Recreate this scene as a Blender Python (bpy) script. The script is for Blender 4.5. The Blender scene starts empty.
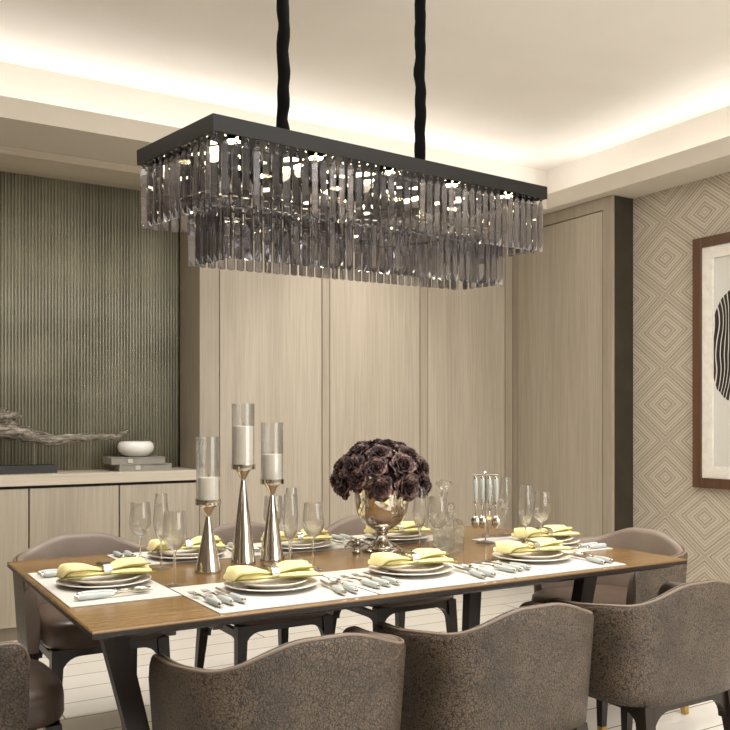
import bpy, bmesh, math, random
from mathutils import Vector, Matrix, noise
random.seed(7)
PI = math.pi
sc = bpy.context.scene
COL = sc.collection

# ------------------------------------------------------------------ camera
cam_d = bpy.data.cameras.new('camera'); cam = bpy.data.objects.new('camera', cam_d); COL.objects.link(cam)
cam.location = (0, 0, 1.25)
cam.rotation_euler = (PI/2, 0, -math.atan2(.518, .855))
cam_d.sensor_width = 36; cam_d.lens = 870/730*36; cam_d.shift_y = 57/730; cam_d.clip_start = .05
sc.camera = cam
# ------------------------------------------------------------------ colour management, world
sc.view_settings.view_transform = 'Standard'; sc.view_settings.look = 'None'
sc.view_settings.gamma = 1; sc.view_settings.use_curve_mapping = False
sc.view_settings.exposure = 0.13
w = bpy.data.worlds.new('world'); sc.world = w; w.use_nodes = True
w.node_tree.nodes['Background'].inputs[0].default_value = (.9, .85, .75, 1)
w.node_tree.nodes['Background'].inputs[1].default_value = .3
# ------------------------------------------------------------------ cove strips and added fill lights
WARM = (1, .96, .92)
def area(name, loc, size, power, rot=(0,0,0), color=WARM, spread=PI):
    d = bpy.data.lights.new(name, 'AREA'); d.shape = 'RECTANGLE'; d.size, d.size_y = size
    d.energy = power; d.color = color; d.spread = spread
    o = bpy.data.objects.new(name, d); COL.objects.link(o); o.location = loc; o.rotation_euler = rot
    return o
def spot(name, loc, power, angle=100, blend=.8, rad=.05, color=WARM, rot=(0,0,0)):
    d = bpy.data.lights.new(name, 'SPOT'); d.energy = power; d.spot_size = math.radians(angle); d.spot_blend = blend
    d.shadow_soft_size = rad; d.color = color
    o = bpy.data.objects.new(name, d); COL.objects.link(o); o.location = loc; o.rotation_euler = rot
    return o
# cove strips (face up) in the tray troughs
COVE = (1, .97, .95)
TL = 2.15   # tilt of the strips towards the middle of the room
area('cove_light_back', (1.6, 4.93, 2.87), (5.5, .05), 11, (-TL, 0, 0), COVE)
area('cove_light_right', (4.59, 1.9, 2.87), (.05, 5.5), 10, (0, TL, 0), COVE)
area('cove_light_left', (-1.41, 1.9, 2.87), (.05, 5.5), 11, (0, -TL, 0), COVE)
area('cove_light_front', (1.6, -1.16, 2.87), (5.5, .05), 12, (TL, 0, 0), COVE)
# added fill light standing in for daylight, before the added window
area('added_window_fill', (3.0, -1.5, 1.6), (2.7, 1.6), 95, (PI/2, 0, 0), (1, .99, .98))
# added soft overhead fill, with no fitting in the ceiling
area('overhead_fill_light', (1.8, 2.2, 3.12), (3.6, 3.6), 95, (0, 0, 0), (1, .99, .98))
# unseen spots added below the ceiling to brighten the room, nothing recessed
for i, (x, y, p) in enumerate([(.6, 2.3, 16), (1.6, 2.6, 16), (2.6, 2.6, 16), (1.0, .6, 12), (3.2, .8, 14), (3.6, 3.4, 14), (2.0, 4.2, 10), (.7, 4.2, 44)]):
    spot('unseen_spot', (x, y, 3.15), p*2.0, 110, .9, .06)

spot('unseen_spot', (3.05, 4.1, 3.15), 80, 62, .9, .06, rot=(.62, 0, 0))  # unseen downlight making the scallop on the middle wardrobe door
# ------------------------------------------------------------------ materials
def lin(c):
    return tuple(((v/255)/12.92 if v/255 <= .04045 else ((v/255+.055)/1.055)**2.4) for v in c) + (1,)
MATS = {}
class NT:
    def __init__(s, name):
        s.m = bpy.data.materials.new(name); s.m.use_nodes = True; s.t = s.m.node_tree
        s.n = s.t.nodes; s.l = s.t.links; s.b = s.n['Principled BSDF']; s.out = s.n['Material Output']
        MATS[name] = s.m
    def node(s, typ, **kw):
        n = s.n.new(typ)
        for k, v in kw.items(): setattr(n, k, v)
        return n
    def link(s, a, b): s.l.new(a, b)
    def set(s, **kw):
        for k, v in kw.items():
            s.b.inputs[k.replace('_', ' ')].default_value = v
    def coords(s, scale=(1,1,1)):
        tc = s.node('ShaderNodeTexCoord'); mp = s.node('ShaderNodeMapping')
        mp.inputs['Scale'].default_value = scale; s.link(tc.outputs['Object'], mp.inputs[0]); return mp.outputs[0]
    def noise(s, vec, scale, detail=4, rough=.55, dist=0):
        n = s.node('ShaderNodeTexNoise'); n.inputs['Scale'].default_value = scale; n.inputs['Detail'].default_value = detail
        n.inputs['Roughness'].default_value = rough; n.inputs['Distortion'].default_value = dist
        s.link(vec, n.inputs['Vector']); return n.outputs['Fac']
    def ramp(s, fac, stops):
        r = s.node('ShaderNodeValToRGB'); e = r.color_ramp.elements
        while len(e) < len(stops): e.new(.5)
        for el, (p, c) in zip(e, stops): el.position = p; el.color = c
        s.link(fac, r.inputs[0]); return r.outputs[0]
    def bump(s, h, strength=.3, dist=.002):
        b = s.node('ShaderNodeBump'); b.inputs['Strength'].default_value = strength; b.inputs['Distance'].default_value = dist
        s.link(h, b.inputs['Height']); s.link(b.outputs[0], s.b.inputs['Normal'])
    def math(s, op, a, b=None):
        n = s.node('ShaderNodeMath', operation=op)
        for i, v in enumerate((a, b)):
            if v is None: continue
            if isinstance(v, (int, float)): n.inputs[i].default_value = v
            else: s.link(v, n.inputs[i])
        return n.outputs[0]
def simple(name, rgb, rough=.5, metal=0, var=.04, scale=30, bump=0, **kw):
    t = NT(name); v = t.coords(); f = t.noise(v, scale)
    c = lin(rgb); a = tuple(max(0, x*(1-var*2)) for x in c[:3])+(1,); b = tuple(min(1, x*(1+var*2)) for x in c[:3])+(1,)
    t.link(t.ramp(f, [(.3, a), (.7, b)]), t.b.inputs['Base Color'])
    t.set(Roughness=rough, Metallic=metal, **kw)
    if bump: t.bump(f, bump)
    return t.m

simple('plaster', (240, 235, 227), .9, scale=3, var=.01)
simple('soffit_paint', (203, 194, 179), .9, scale=3, var=.01)
simple('back_paint', (190, 178, 160), .9, scale=3, var=.01); simple('side_paint', (112, 98, 82), .9, scale=3, var=.01)
def wood(name, c1, c2, axis, rough=.45, fine=60, bump=.05, c3=None):
    t = NT(name); s = [fine, fine, fine]; s[axis] = fine*.025
    v = t.coords(tuple(s)); f = t.noise(v, 1.0, 5, .6)
    s2 = [5, 5, 5]; s2[axis] = .5; v2 = t.coords(tuple(s2)); g = t.noise(v2, 1, 3, .5, .5)
    mix = t.math('ADD', t.math('MULTIPLY', f, .6), t.math('MULTIPLY', g, .4))
    t.link(t.ramp(mix, [(.38, lin(c1)), (.62, lin(c2))]), t.b.inputs['Base Color'])
    t.set(Roughness=rough); t.bump(f, bump, .001); return t.m
wood('closet_wood', (162, 151, 133), (181, 170, 152), 2, .42, 90)
wood('closet_wood_edge', (150, 139, 121), (168, 156, 138), 2, .45, 90)
wood('counter_wood', (186, 175, 156), (203, 192, 173), 0, .4, 90)
wood('table_wood', (108, 82, 50), (140, 110, 72), 0, .22, 60, .03)
wood('dark_wood', (26, 17, 12), (40, 28, 20), 2, .4, 60)
wood('chair_wood', (26, 18, 13), (40, 29, 22), 2, .35, 60)
wood('frame_wood', (78, 52, 34), (98, 68, 46), 2, .4, 60)
simple('groove_dark', (40, 32, 24), .8)
simple('bronze_panel', (62, 55, 46), .35, metal=.25, scale=8, var=.08)
simple('mat_board', (222, 216, 204), .8)
# floor : pale glossy planks with joints
t = NT('floor_planks'); v = t.coords()
br = t.node('ShaderNodeTexBrick'); br.offset = .37
t.link(v, br.inputs['Vector']); br.inputs['Scale'].default_value = 1; br.inputs['Mortar Size'].default_value = .0035
br.inputs['Brick Width'].default_value = 1.3; br.inputs['Row Height'].default_value = .21; br.inputs['Mortar Smooth'].default_value = .1
br.inputs['Color1'].default_value = lin((240, 236, 227)); br.inputs['Color2'].default_value = lin((234, 229, 218)); br.inputs['Mortar'].default_value = lin((128, 118, 100))
t.link(br.outputs['Color'], t.b.inputs['Base Color']); t.set(Roughness=.22)
# wallpaper : nested diamonds in fine lines (wall lies in the YZ plane)
t = NT('diamond_wallpaper'); tc = t.node('ShaderNodeTexCoord'); sp = t.node('ShaderNodeSeparateXYZ'); t.link(tc.outputs['Object'], sp.inputs[0])
nv = t.noise(t.coords(), 25, 2)
yy = t.math('ADD', t.math('DIVIDE', t.math('ADD', sp.outputs['Y'], -3.95), .31), t.math('MULTIPLY', t.math('SUBTRACT', nv, .5), .03))
zz = t.math('DIVIDE', t.math('ADD', sp.outputs['Z'], -1.86), .245)
a = t.math('PINGPONG', yy, 1); b = t.math('PINGPONG', zz, 1)
m = t.math('ADD', a, b); m2 = t.math('PINGPONG', m, 1)
st = t.math('SINE', t.math('MULTIPLY', m2, 2*PI*10))
st2 = t.math('SINE', t.math('ADD', t.math('MULTIPLY', m2, 2*PI*3), .8))
h = t.math('ADD', t.math('MULTIPLY', st, .24), t.math('MULTIPLY', st2, .10)); h = t.math('ADD', h, .5)
fine = t.noise(t.coords((140, 140, 140)), 1, 2)
hh = t.math('ADD', t.math('MULTIPLY', h, .75), t.math('ADD', t.math('MULTIPLY', fine, .6), -.15))
t.link(t.ramp(hh, [(.18, lin((124, 112, 94))), (.5, lin((180, 168, 149))), (.85, lin((202, 192, 173)))]), t.b.inputs['Base Color'])
t.set(Roughness=.75); t.bump(h, .2, .002)
# fluted glass wall panel with faint landscape reflections painted into its colour
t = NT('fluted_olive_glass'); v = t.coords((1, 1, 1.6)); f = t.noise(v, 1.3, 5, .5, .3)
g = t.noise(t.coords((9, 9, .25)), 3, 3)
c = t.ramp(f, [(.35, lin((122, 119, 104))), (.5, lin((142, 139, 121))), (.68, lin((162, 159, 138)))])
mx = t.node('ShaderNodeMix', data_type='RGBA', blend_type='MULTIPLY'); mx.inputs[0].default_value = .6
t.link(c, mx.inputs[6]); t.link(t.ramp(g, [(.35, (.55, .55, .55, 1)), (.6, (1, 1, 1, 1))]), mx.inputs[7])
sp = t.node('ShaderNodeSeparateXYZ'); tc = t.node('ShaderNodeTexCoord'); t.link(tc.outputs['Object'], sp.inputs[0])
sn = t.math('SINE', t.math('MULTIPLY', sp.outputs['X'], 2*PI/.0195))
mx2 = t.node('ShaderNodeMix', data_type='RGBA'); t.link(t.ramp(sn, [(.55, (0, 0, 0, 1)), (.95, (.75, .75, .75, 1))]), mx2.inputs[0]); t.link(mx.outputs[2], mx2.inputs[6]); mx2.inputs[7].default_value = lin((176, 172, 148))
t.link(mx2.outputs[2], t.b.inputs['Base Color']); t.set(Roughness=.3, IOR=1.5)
# leathers
def leather(name, c1, c2, cell, strength, rough, crack=None):
    t = NT(name); v = t.coords()
    nz = t.node('ShaderNodeTexNoise'); nz.inputs['Scale'].default_value = cell*.6; t.link(v, nz.inputs['Vector'])
    ad = t.node('ShaderNodeVectorMath', operation='MULTIPLY_ADD'); t.link(nz.outputs['Color'], ad.inputs[0]); ad.inputs[1].default_value = (.02,)*3; t.link(v, ad.inputs[2])
    vo = t.node('ShaderNodeTexVoronoi', feature='DISTANCE_TO_EDGE'); vo.inputs['Scale'].default_value = cell; t.link(ad.outputs[0], vo.inputs['Vector'])
    big = t.noise(v, 6, 3)
    base = t.ramp(big, [(.35, lin(c1)), (.65, lin(c2))])
    if crack:
        mx = t.node('ShaderNodeMix', data_type='RGBA'); t.link(t.ramp(vo.outputs[0], [(.02, (1,1,1,1)), (.14, (0,0,0,1))]), mx.inputs[0])
        t.link(base, mx.inputs[6]); mx.inputs[7].default_value = lin(crack); t.link(mx.outputs[2], t.b.inputs['Base Color'])
    else: t.link(base, t.b.inputs['Base Color'])
    hgt = t.math('MINIMUM', vo.outputs[0], .2)
    t.set(Roughness=rough)
    t.bump(hgt, strength, .006)
leather('crackled_leather', (76, 64, 52), (106, 91, 75), 105, .8, .40, (34, 27, 21))
leather('smooth_leather', (122, 108, 97), (134, 119, 107), 160, .08, .42)
leather('seat_leather', (84, 68, 58), (94, 78, 66), 160, .08, .35)
leather('piping_leather', (122, 106, 92), (134, 118, 102), 160, .05, .4)
simple('brass', (190, 160, 100), .3, metal=1)
def chrome(name, rgb, rough):
    t = NT(name); t.link(t.ramp(t.noise(t.coords(), 40), [(.3, lin(rgb)), (.7, lin(tuple(min(255, x+6) for x in rgb)))]), t.b.inputs['Base Color']); t.set(Metallic=1, Roughness=rough)
chrome('chrome', (205, 200, 192), .08); chrome('silver', (205, 200, 192), .18)
simple('porcelain', (228, 222, 212), .18, var=.01)
simple('rim_porcelain', (214, 206, 194), .2, var=.01)
simple('white_ceramic', (236, 233, 226), .25, var=.01)
simple('candle_wax', (232, 226, 214), .6, var=.01)
simple('wick', (40, 34, 30), .9)
simple('linen_white', (200, 197, 190), .85, scale=300, bump=.1, var=.02)
simple('handle_blue_grey', (182, 189, 187), .28, var=.03)
simple('book_grey', (146, 141, 130), .6); simple('book_pages', (200, 194, 180), .8)
simple('black_lacquer', (22, 20, 18), .35); simple('black_cloth', (6, 5, 5), .95, scale=80, bump=.4, Specular_IOR_Level=.08)
simple('black_metal', (13, 12, 11), .38, metal=.3)
t = NT('napkin_cloth'); f = t.noise(t.coords((1, 1, 1)), 300, 2); t.link(t.ramp(f, [(.3, lin((226, 211, 150))), (.7, lin((236, 223, 168)))]), t.b.inputs['Base Color']); t.set(Roughness=.8); t.bump(f, .15, .001)
t = NT('napkin_hem'); f = t.noise(t.coords((1, 1, 1)), 300, 2); t.link(t.ramp(f, [(.3, lin((128, 122, 44))), (.7, lin((146, 140, 58)))]), t.b.inputs['Base Color']); t.set(Roughness=.8)
t = NT('rose_petal'); f = t.noise(t.coords(), 35, 4); t.link(t.ramp(f, [(.36, lin((34, 20, 20))), (.52, lin((66, 43, 42))), (.68, lin((150, 120, 113)))]), t.b.inputs['Base Color']); t.set(Roughness=.55)
simple('stem_green', (46, 52, 30), .6)
t = NT('bark'); f = t.noise(t.coords((6, 30, 30)), 2, 6, .7); t.link(t.ramp(f, [(.35, lin((48, 42, 34))), (.5, lin((120, 112, 98))), (.68, lin((186, 178, 162)))]), t.b.inputs['Base Color']); t.set(Roughness=.8); t.bump(f, .8, .01)
# clear thin glass : reflection over transparency
def thinglass(name, tint, edge=.9, base=.03):
    m = bpy.data.materials.new(name); m.use_nodes = True; n = m.node_tree.nodes; l = m.node_tree.links; n.clear()
    o = n.new('ShaderNodeOutputMaterial'); mx = n.new('ShaderNodeMixShader'); tr = n.new('ShaderNodeBsdfTransparent'); gl = n.new('ShaderNodeBsdfGlossy')
    lw = n.new('ShaderNodeLayerWeight'); lw.inputs[0].default_value = .3; pw = n.new('ShaderNodeMath'); pw.operation = 'POWER'; pw.inputs[1].default_value = 3.5
    mr = n.new('ShaderNodeMapRange'); mr.inputs[3].default_value = base; mr.inputs[4].default_value = edge
    tr.inputs[0].default_value = tint; gl.inputs[0].default_value = (.95, .95, .93, 1); gl.inputs['Roughness'].default_value = .02
    l.new(lw.outputs['Facing'], pw.inputs[0]); l.new(pw.outputs[0], mr.inputs[0]); l.new(mr.outputs[0], mx.inputs[0]); l.new(tr.outputs[0], mx.inputs[1]); l.new(gl.outputs[0], mx.inputs[2]); l.new(mx.outputs[0], o.inputs[0])
    MATS[name] = m
m = bpy.data.materials.new('clear_glass'); m.use_nodes = True; n = m.node_tree.nodes; l = m.node_tree.links; n.clear()
o = n.new('ShaderNodeOutputMaterial'); g = n.new('ShaderNodeBsdfGlass'); g.inputs['Color'].default_value = (.98, .982, .98, 1); g.inputs['IOR'].default_value = 1.48; g.inputs['Roughness'].default_value = 0
tr = n.new('ShaderNodeBsdfTransparent'); tr.inputs[0].default_value = (.97, .972, .97, 1); mx = n.new('ShaderNodeMixShader'); mx.inputs[0].default_value = .38
l.new(g.outputs[0], mx.inputs[1]); l.new(tr.outputs[0], mx.inputs[2]); l.new(mx.outputs[0], o.inputs[0]); MATS['clear_glass'] = m
thinglass('added_window_pane', (.95, .96, .96, 1), .6, .03)
# smoky crystal : real refractive glass with a grey tint
m = bpy.data.materials.new('smoky_crystal'); m.use_nodes = True; n = m.node_tree.nodes; l = m.node_tree.links; n.clear()
o = n.new('ShaderNodeOutputMaterial'); g = n.new('ShaderNodeBsdfGlass'); g.inputs['Color'].default_value = (.80, .80, .83, 1); g.inputs['IOR'].default_value = 1.5; g.inputs['Roughness'].default_value = 0
tr = n.new('ShaderNodeBsdfTransparent'); tr.inputs[0].default_value = (.46, .455, .465, 1); mx = n.new('ShaderNodeMixShader'); mx.inputs[0].default_value = .25
l.new(g.outputs[0], mx.inputs[1]); l.new(tr.outputs[0], mx.inputs[2]); l.new(mx.outputs[0], o.inputs[0]); MATS['smoky_crystal'] = m
m = bpy.data.materials.new('lamp_glow'); m.use_nodes = True; b = m.node_tree.nodes['Principled BSDF']
b.inputs['Emission Color'].default_value = (1, .84, .48, 1); b.inputs['Emission Strength'].default_value = 60; MATS['lamp_glow'] = m
# artwork : dark contour-lined shape on pale paper
t = NT('ink_print'); tc = t.node('ShaderNodeTexCoord'); sp = t.node('ShaderNodeSeparateXYZ'); t.link(tc.outputs['Object'], sp.inputs[0])
nz = t.noise(t.coords(), 5, 4, .6); nz2 = t.noise(t.coords((1, 1, .6)), 2.2, 2)
dy = t.math('DIVIDE', t.math('ADD', sp.outputs['Y'], -3.22), .36); dz = t.math('DIVIDE', t.math('ADD', sp.outputs['Z'], -1.72), .39)
p4 = t.math('ADD', t.math('POWER', t.math('ABSOLUTE', dy), 3), t.math('POWER', t.math('ABSOLUTE', dz), 3))
r = t.math('ADD', p4, t.math('MULTIPLY', t.math('SUBTRACT', nz, .5), .5))
mask = t.math('LESS_THAN', r, .95)
ln = t.math('SINE', t.math('ADD', t.math('MULTIPLY', sp.outputs['Y'], 210), t.math('MULTIPLY', nz2, 75)))
lm = t.math('LESS_THAN', ln, .75); k = t.math('MULTIPLY', mask, lm)
mx = t.node('ShaderNodeMix', data_type='RGBA'); t.link(k, mx.inputs[0]); mx.inputs[6].default_value = lin((206, 203, 194)); mx.inputs[7].default_value = lin((34, 24, 20))
t.link(mx.outputs[2], t.b.inputs['Base Color']); t.set(Roughness=.5)

# ------------------------------------------------------------------ mesh helpers
def link_obj(name, me, mat=None, parent=None, loc=None, rot=None, smooth=False):
    if smooth is True:
        for p in me.polygons: p.use_smooth = True
    o = bpy.data.objects.new(name, me); COL.objects.link(o)
    if mat: me.materials.append(MATS[mat])
    if parent: o.parent = parent
    if loc: o.location = loc
    if rot: o.rotation_euler = rot
    return o
class MB:
    def __init__(s): s.v = []; s.f = []
    def add(s, v, f, M=None):
        k = len(s.v); s.v += [tuple(M @ Vector(p)) if M else tuple(p) for p in v]; s.f += [tuple(i+k for i in q) for q in f]; return s
    def box(s, a, b, ch=0, M=None):
        (x0,y0,z0), (x1,y1,z1) = a, b
        if ch <= 0:
            v = [(x0,y0,z0),(x1,y0,z0),(x1,y1,z0),(x0,y1,z0),(x0,y0,z1),(x1,y0,z1),(x1,y1,z1),(x0,y1,z1)]
            return s.add(v, [(0,3,2,1),(4,5,6,7),(0,1,5,4),(1,2,6,5),(2,3,7,6),(3,0,4,7)], M)
        bm = bmesh.new(); bmesh.ops.create_cube(bm, size=1)
        for q in bm.verts: q.co = Vector(((x0+x1)/2+q.co.x*(x1-x0), (y0+y1)/2+q.co.y*(y1-y0), (z0+z1)/2+q.co.z*(z1-z0)))
        bmesh.ops.bevel(bm, geom=bm.edges[:], offset=ch, segments=2, affect='EDGES', profile=.5)
        return s.bm(bm, M)
    def bm(s, bm, M=None):
        bm.verts.index_update(); v = [q.co[:] for q in bm.verts]; f = [[q.index for q in p.verts] for p in bm.faces]; bm.free(); return s.add(v, f, M)
    def lathe(s, prof, n=32, M=None):
        v = []; f = []; idx = []
        for (r, z) in prof:
            if r < 1e-6: idx.append([len(v)]); v.append((0, 0, z))
            else:
                idx.append(list(range(len(v), len(v)+n))); v += [(r*math.cos(2*PI*i/n), r*math.sin(2*PI*i/n), z) for i in range(n)]
        for a, b in zip(idx, idx[1:]):
            for i in range(n):
                j = (i+1) % n
                if len(a) == 1 and len(b) == 1: continue
                if len(a) == 1: f.append((a[0], b[j], b[i]))
                elif len(b) == 1: f.append((a[i], a[j], b[0]))
                else: f.append((a[i], a[j], b[j], b[i]))
        return s.add(v, f, M)
    def tube(s, pts, rad, n=10, cap=True, M=None, flat=1):
        pts = [Vector(p) for p in pts]; R = rad if hasattr(rad, '__len__') else [rad]*len(pts); v = []; f = []
        up = None
        for i, p in enumerate(pts):
            d = (pts[min(i+1, len(pts)-1)]-pts[max(i-1, 0)]).normalized()
            if up is None: up = Vector((0,0,1)) if abs(d.z) < .9 else Vector((1,0,0))
            a = d.cross(up).normalized(); b = a.cross(d).normalized(); up = b
            v += [tuple(p + (a*math.cos(2*PI*k/n) + b*math.sin(2*PI*k/n)*flat)*R[i]) for k in range(n)]
        for i in range(len(pts)-1):
            for k in range(n):
                j = (k+1) % n; f.append((i*n+k, i*n+j, (i+1)*n+j, (i+1)*n+k))
        if cap: f.append(tuple(range(n))[::-1]); f.append(tuple((len(pts)-1)*n+k for k in range(n)))
        return s.add(v, f, M)
    def grid(s, rows, closed=False, M=None):
        n = len(rows[0]); v = [p for r in rows for p in r]; f = []
        for i in range(len(rows)-1):
            for k in range(n if closed else n-1):
                j = (k+1) % n; f.append((i*n+k, i*n+j, (i+1)*n+j, (i+1)*n+k))
        return s.add(v, f, M)
    def extrude(s, poly, y0, y1, M=None):   # polygon in XZ extruded along Y
        n = len(poly); v = [(x, y0, z) for x, z in poly]+[(x, y1, z) for x, z in poly]
        f = [tuple(range(n))[::-1], tuple(range(n, 2*n))]+[(i, (i+1) % n, (i+1) % n+n, i+n) for i in range(n)]
        return s.add(v, f, M)
    def mesh(s, name, smooth=False, fix=True):
        me = bpy.data.meshes.new(name); me.from_pydata(s.v, [], s.f); me.update()
        if fix:
            bm = bmesh.new(); bm.from_mesh(me); bmesh.ops.remove_doubles(bm, verts=bm.verts[:], dist=1e-6); bmesh.ops.recalc_face_normals(bm, faces=bm.faces[:]); bm.to_mesh(me); bm.free()
        if smooth is not False:
            for p in me.polygons: p.use_smooth = True
            if smooth is not True: me.set_sharp_from_angle(angle=math.radians(smooth))
        return me
    def obj(s, name, mat, parent=None, smooth=False, loc=None, rot=None, fix=True):
        return link_obj(name, s.mesh(name, smooth, fix), mat, parent, loc, rot)
def tag(o, label=None, cat=None, group=None, kind=None):
    if label: o['label'] = label
    if cat: o['category'] = cat
    if group: o['group'] = group
    if kind: o['kind'] = kind
    return o
def empty(name, loc=(0,0,0), rz=0):
    o = bpy.data.objects.new(name, None); COL.objects.link(o); o.location = loc; o.rotation_euler = (0, 0, rz); o.empty_display_size = .05; return o
def copy_tree(o, parent=None):
    c = o.copy(); COL.objects.link(c)
    if parent: c.parent = parent
    for ch in o.children: copy_tree(ch, c)
    return c
class Kind:
    """First use places the built thing itself, later uses copies of it."""
    def __init__(s, root): s.root = root; s.used = False
    def put(s, loc, rz=0, label=None, group=None):
        o = copy_tree(s.root) if s.used else s.root
        s.used = True; o.location = loc; o.rotation_euler = (o.rotation_euler[0], o.rotation_euler[1], rz)
        if label: o['label'] = label
        if group: o['group'] = group
        return o
def sbox(name, a, b, mat, label=None, parent=None, ch=0):
    o = MB().box(a, b, ch).obj(name, mat, parent)
    if not parent: tag(o, label, kind='structure')
    return o

# ------------------------------------------------------------------ room shell
YF, YN, XC, XW, SOF = 5.25, 5.62, 4.54, 4.75, 2.81
XL, Y0, HC = -1.6, -1.6, 3.17
sbox('floor', (XL-.1, Y0-.1, -.1), (XW+.1, 5.9, 0), 'floor_planks', 'pale cream plank floor with thin dark joints')
sbox('ceiling', (XL-.1, Y0-.1, HC), (XW+.1, 5.9, HC+.1), 'plaster', 'warm white tray ceiling lit from its edges')
sbox('wall_right', (XW, Y0-.1, 0), (XW+.1, 5.9, HC), 'diamond_wallpaper', 'right wall in beige nested diamond wallpaper')
sbox('wall_left', (XL-.1, Y0-.1, 0), (XL, 5.9, HC), 'side_paint', 'plain brown wall out of view on the left')
sbox('wall_back', (XL, YN+.06, 0), (XW, YN+.16, HC), 'back_paint', 'plain wall behind the cupboards')
# front wall behind the viewer, with a window added as a light source
MBw = MB().box((XL, Y0-.1, 0), (1.6, Y0, HC)).box((4.4, Y0-.1, 0), (XW, Y0, HC)).box((1.6, Y0-.1, 0), (4.4, Y0, .75)).box((1.6, Y0-.1, 2.45), (4.4, Y0, HC))
tag(MBw.obj('wall_front', 'back_paint'), 'plain wall behind the viewer', kind='structure')
wf = MB().box((1.6, Y0-.08, .75), (1.66, Y0-.02, 2.45)).box((4.34, Y0-.08, .75), (4.4, Y0-.02, 2.45)).box((1.66, Y0-.08, .75), (4.34, Y0-.02, .81)).box((1.66, Y0-.08, 2.39), (4.34, Y0-.02, 2.45)).box((2.97, Y0-.08, .81), (3.03, Y0-.02, 2.39)).obj('added_window', 'dark_wood')
tag(wf, 'wide unseen window added behind the viewer', kind='structure')
MB().box((1.66, Y0-.055, .81), (4.34, Y0-.045, 2.39)).obj('pane', 'added_window_pane', wf)
# soffit ring, lip, cove back walls
TX0, TX1, TY0, TY1 = -1.25, 4.45, -1.0, 4.77
def ring(name, ox0, oy0, ox1, oy1, ix0, iy0, ix1, iy1, z0, z1, mat, label):
    b = MB().box((ox0, oy0, z0), (ox1, iy0, z1)).box((ox0, iy1, z0), (ox1, oy1, z1)).box((ox0, iy0, z0), (ix0, iy1, z1)).box((ix1, iy0, z0), (ox1, iy1, z1))
    return tag(b.obj(name, mat, fix=False), label, kind='structure')
ring('trim_1', XL, Y0, XW, YN+.06, TX0, TY0, TX1, TY1, SOF, SOF+.02, 'soffit_paint', 'flat beige soffit running round the room')
ring('trim_2', TX0-.02, TY0-.02, TX1+.02, TY1+.02, TX0, TY0, TX1, TY1, SOF+.02, SOF+.11, 'soffit_paint', 'low lip hiding the cove light strips')
ring('trim_3', XL, Y0, XW, YN+.06, TX0-.2, TY0-.2, TX1+.18, TY1+.2, SOF+.02, HC, 'plaster', 'upright cove wall glowing above the lip')

# ------------------------------------------------------------------ built-in closets and sideboard
def groove_door(mb, a, b): mb.box(a, b, .002)
# back wall wardrobe
W = empty('wardrobe', (3.25, YF, 0)); tag(W, 'tall beige wood wardrobe with flush doors across the back wall', 'wardrobe')
def L(o, P):  # geometry was written in world coordinates: shift into the parent's frame
    o.location = tuple(-x for x in P); return o
P = (3.25, YF, 0)
L(MB().box((1.96, YF+.024, .08), (XC-.003, YN, SOF-.002)).obj('body', 'groove_dark', W), P)
L(MB().box((1.96, YF+.05, .0), (XC-.003, YN, .08)).obj('plinth', 'closet_wood_edge', W), P)
L(MB().box((1.958, YF, .08), (1.98, YN, SOF-.002)).box((1.98, YF, .08), (2.088, YF+.024, SOF-.002)).box((2.84, YF, .08), (2.895, YF+.024, 2.715)).box((3.656, YF, .08), (3.72, YF+.024, 2.715)).box((4.465, YF, .08), (XC-.003, YF+.024, 2.715)).obj('side_panel', 'closet_wood_edge', W), P)
L(MB().box((2.094, YF, 2.722), (XC-.003, YF+.024, SOF-.002)).obj('header', 'closet_wood_edge', W), P)
for x0, x1 in ((2.094, 2.834), (2.901, 3.650), (3.726, 4.459)):
    L(MB().box((x0, YF+.001, .084), (x1, YF+.023, 2.715), .0015).obj('door', 'closet_wood', W), P)
# right-hand wardrobe
Y1 = 4.225
W = empty('wardrobe', (4.65, 4.75, 0)); tag(W, 'tall beige wood wardrobe against the right wall with a dark bronze end panel', 'wardrobe'); P = (4.65, 4.75, 0)
L(MB().box((XC+.024, Y1+.02, .08), (XW-.002, YN, SOF-.002)).obj('body', 'groove_dark', W), P)
L(MB().box((XC+.05, Y1+.03, 0), (XW-.002, YN, .08)).obj('plinth', 'closet_wood_edge', W), P)
L(MB().box((XC, Y1, 0), (XC+.024, Y1+.085, SOF-.002)).box((XC, YF-.055, .08), (XC+.024, YF+.0, 2.722)).obj('side_panel', 'closet_wood_edge', W), P)
L(MB().box((XC, Y1+.085, 2.722), (XC+.024, YF, SOF-.002)).obj('header', 'closet_wood_edge', W), P)
L(MB().box((XC+.001, Y1+.092, .084), (XC+.023, YF-.061, 2.715), .0015).obj('door', 'closet_wood', W), P)
o = L(MB().box((XC+.026, Y1, 0), (XW-.002, Y1+.018, SOF-.002)).obj('end_panel', 'bronze_panel', W), P); o['label'] = 'dark bronze end panel'
# niche header and inner lining
sbox('trim_4', (XL, YF, 2.765), (1.956, YN+.05, SOF-.002), 'counter_wood', 'shallow beam over the display niche')
# fluted panel
rows = []; x = XL+.002; pts = []
while x < 1.955:
    for k in range(4):
        ph = k/4; pts.append((min(x+ph*.0195, 1.955), YN+.03-.0095*abs(math.sin(PI*ph))))
    x += .0195
FP = (.2, YN+.03, .95)
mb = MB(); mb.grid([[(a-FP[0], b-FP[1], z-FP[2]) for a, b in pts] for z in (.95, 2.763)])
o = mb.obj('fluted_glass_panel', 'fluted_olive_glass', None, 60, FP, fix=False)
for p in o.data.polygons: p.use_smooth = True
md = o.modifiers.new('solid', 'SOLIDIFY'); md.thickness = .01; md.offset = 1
tag(o, 'dark olive fluted glass panel filling the niche above the sideboard', 'wall panel')
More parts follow.
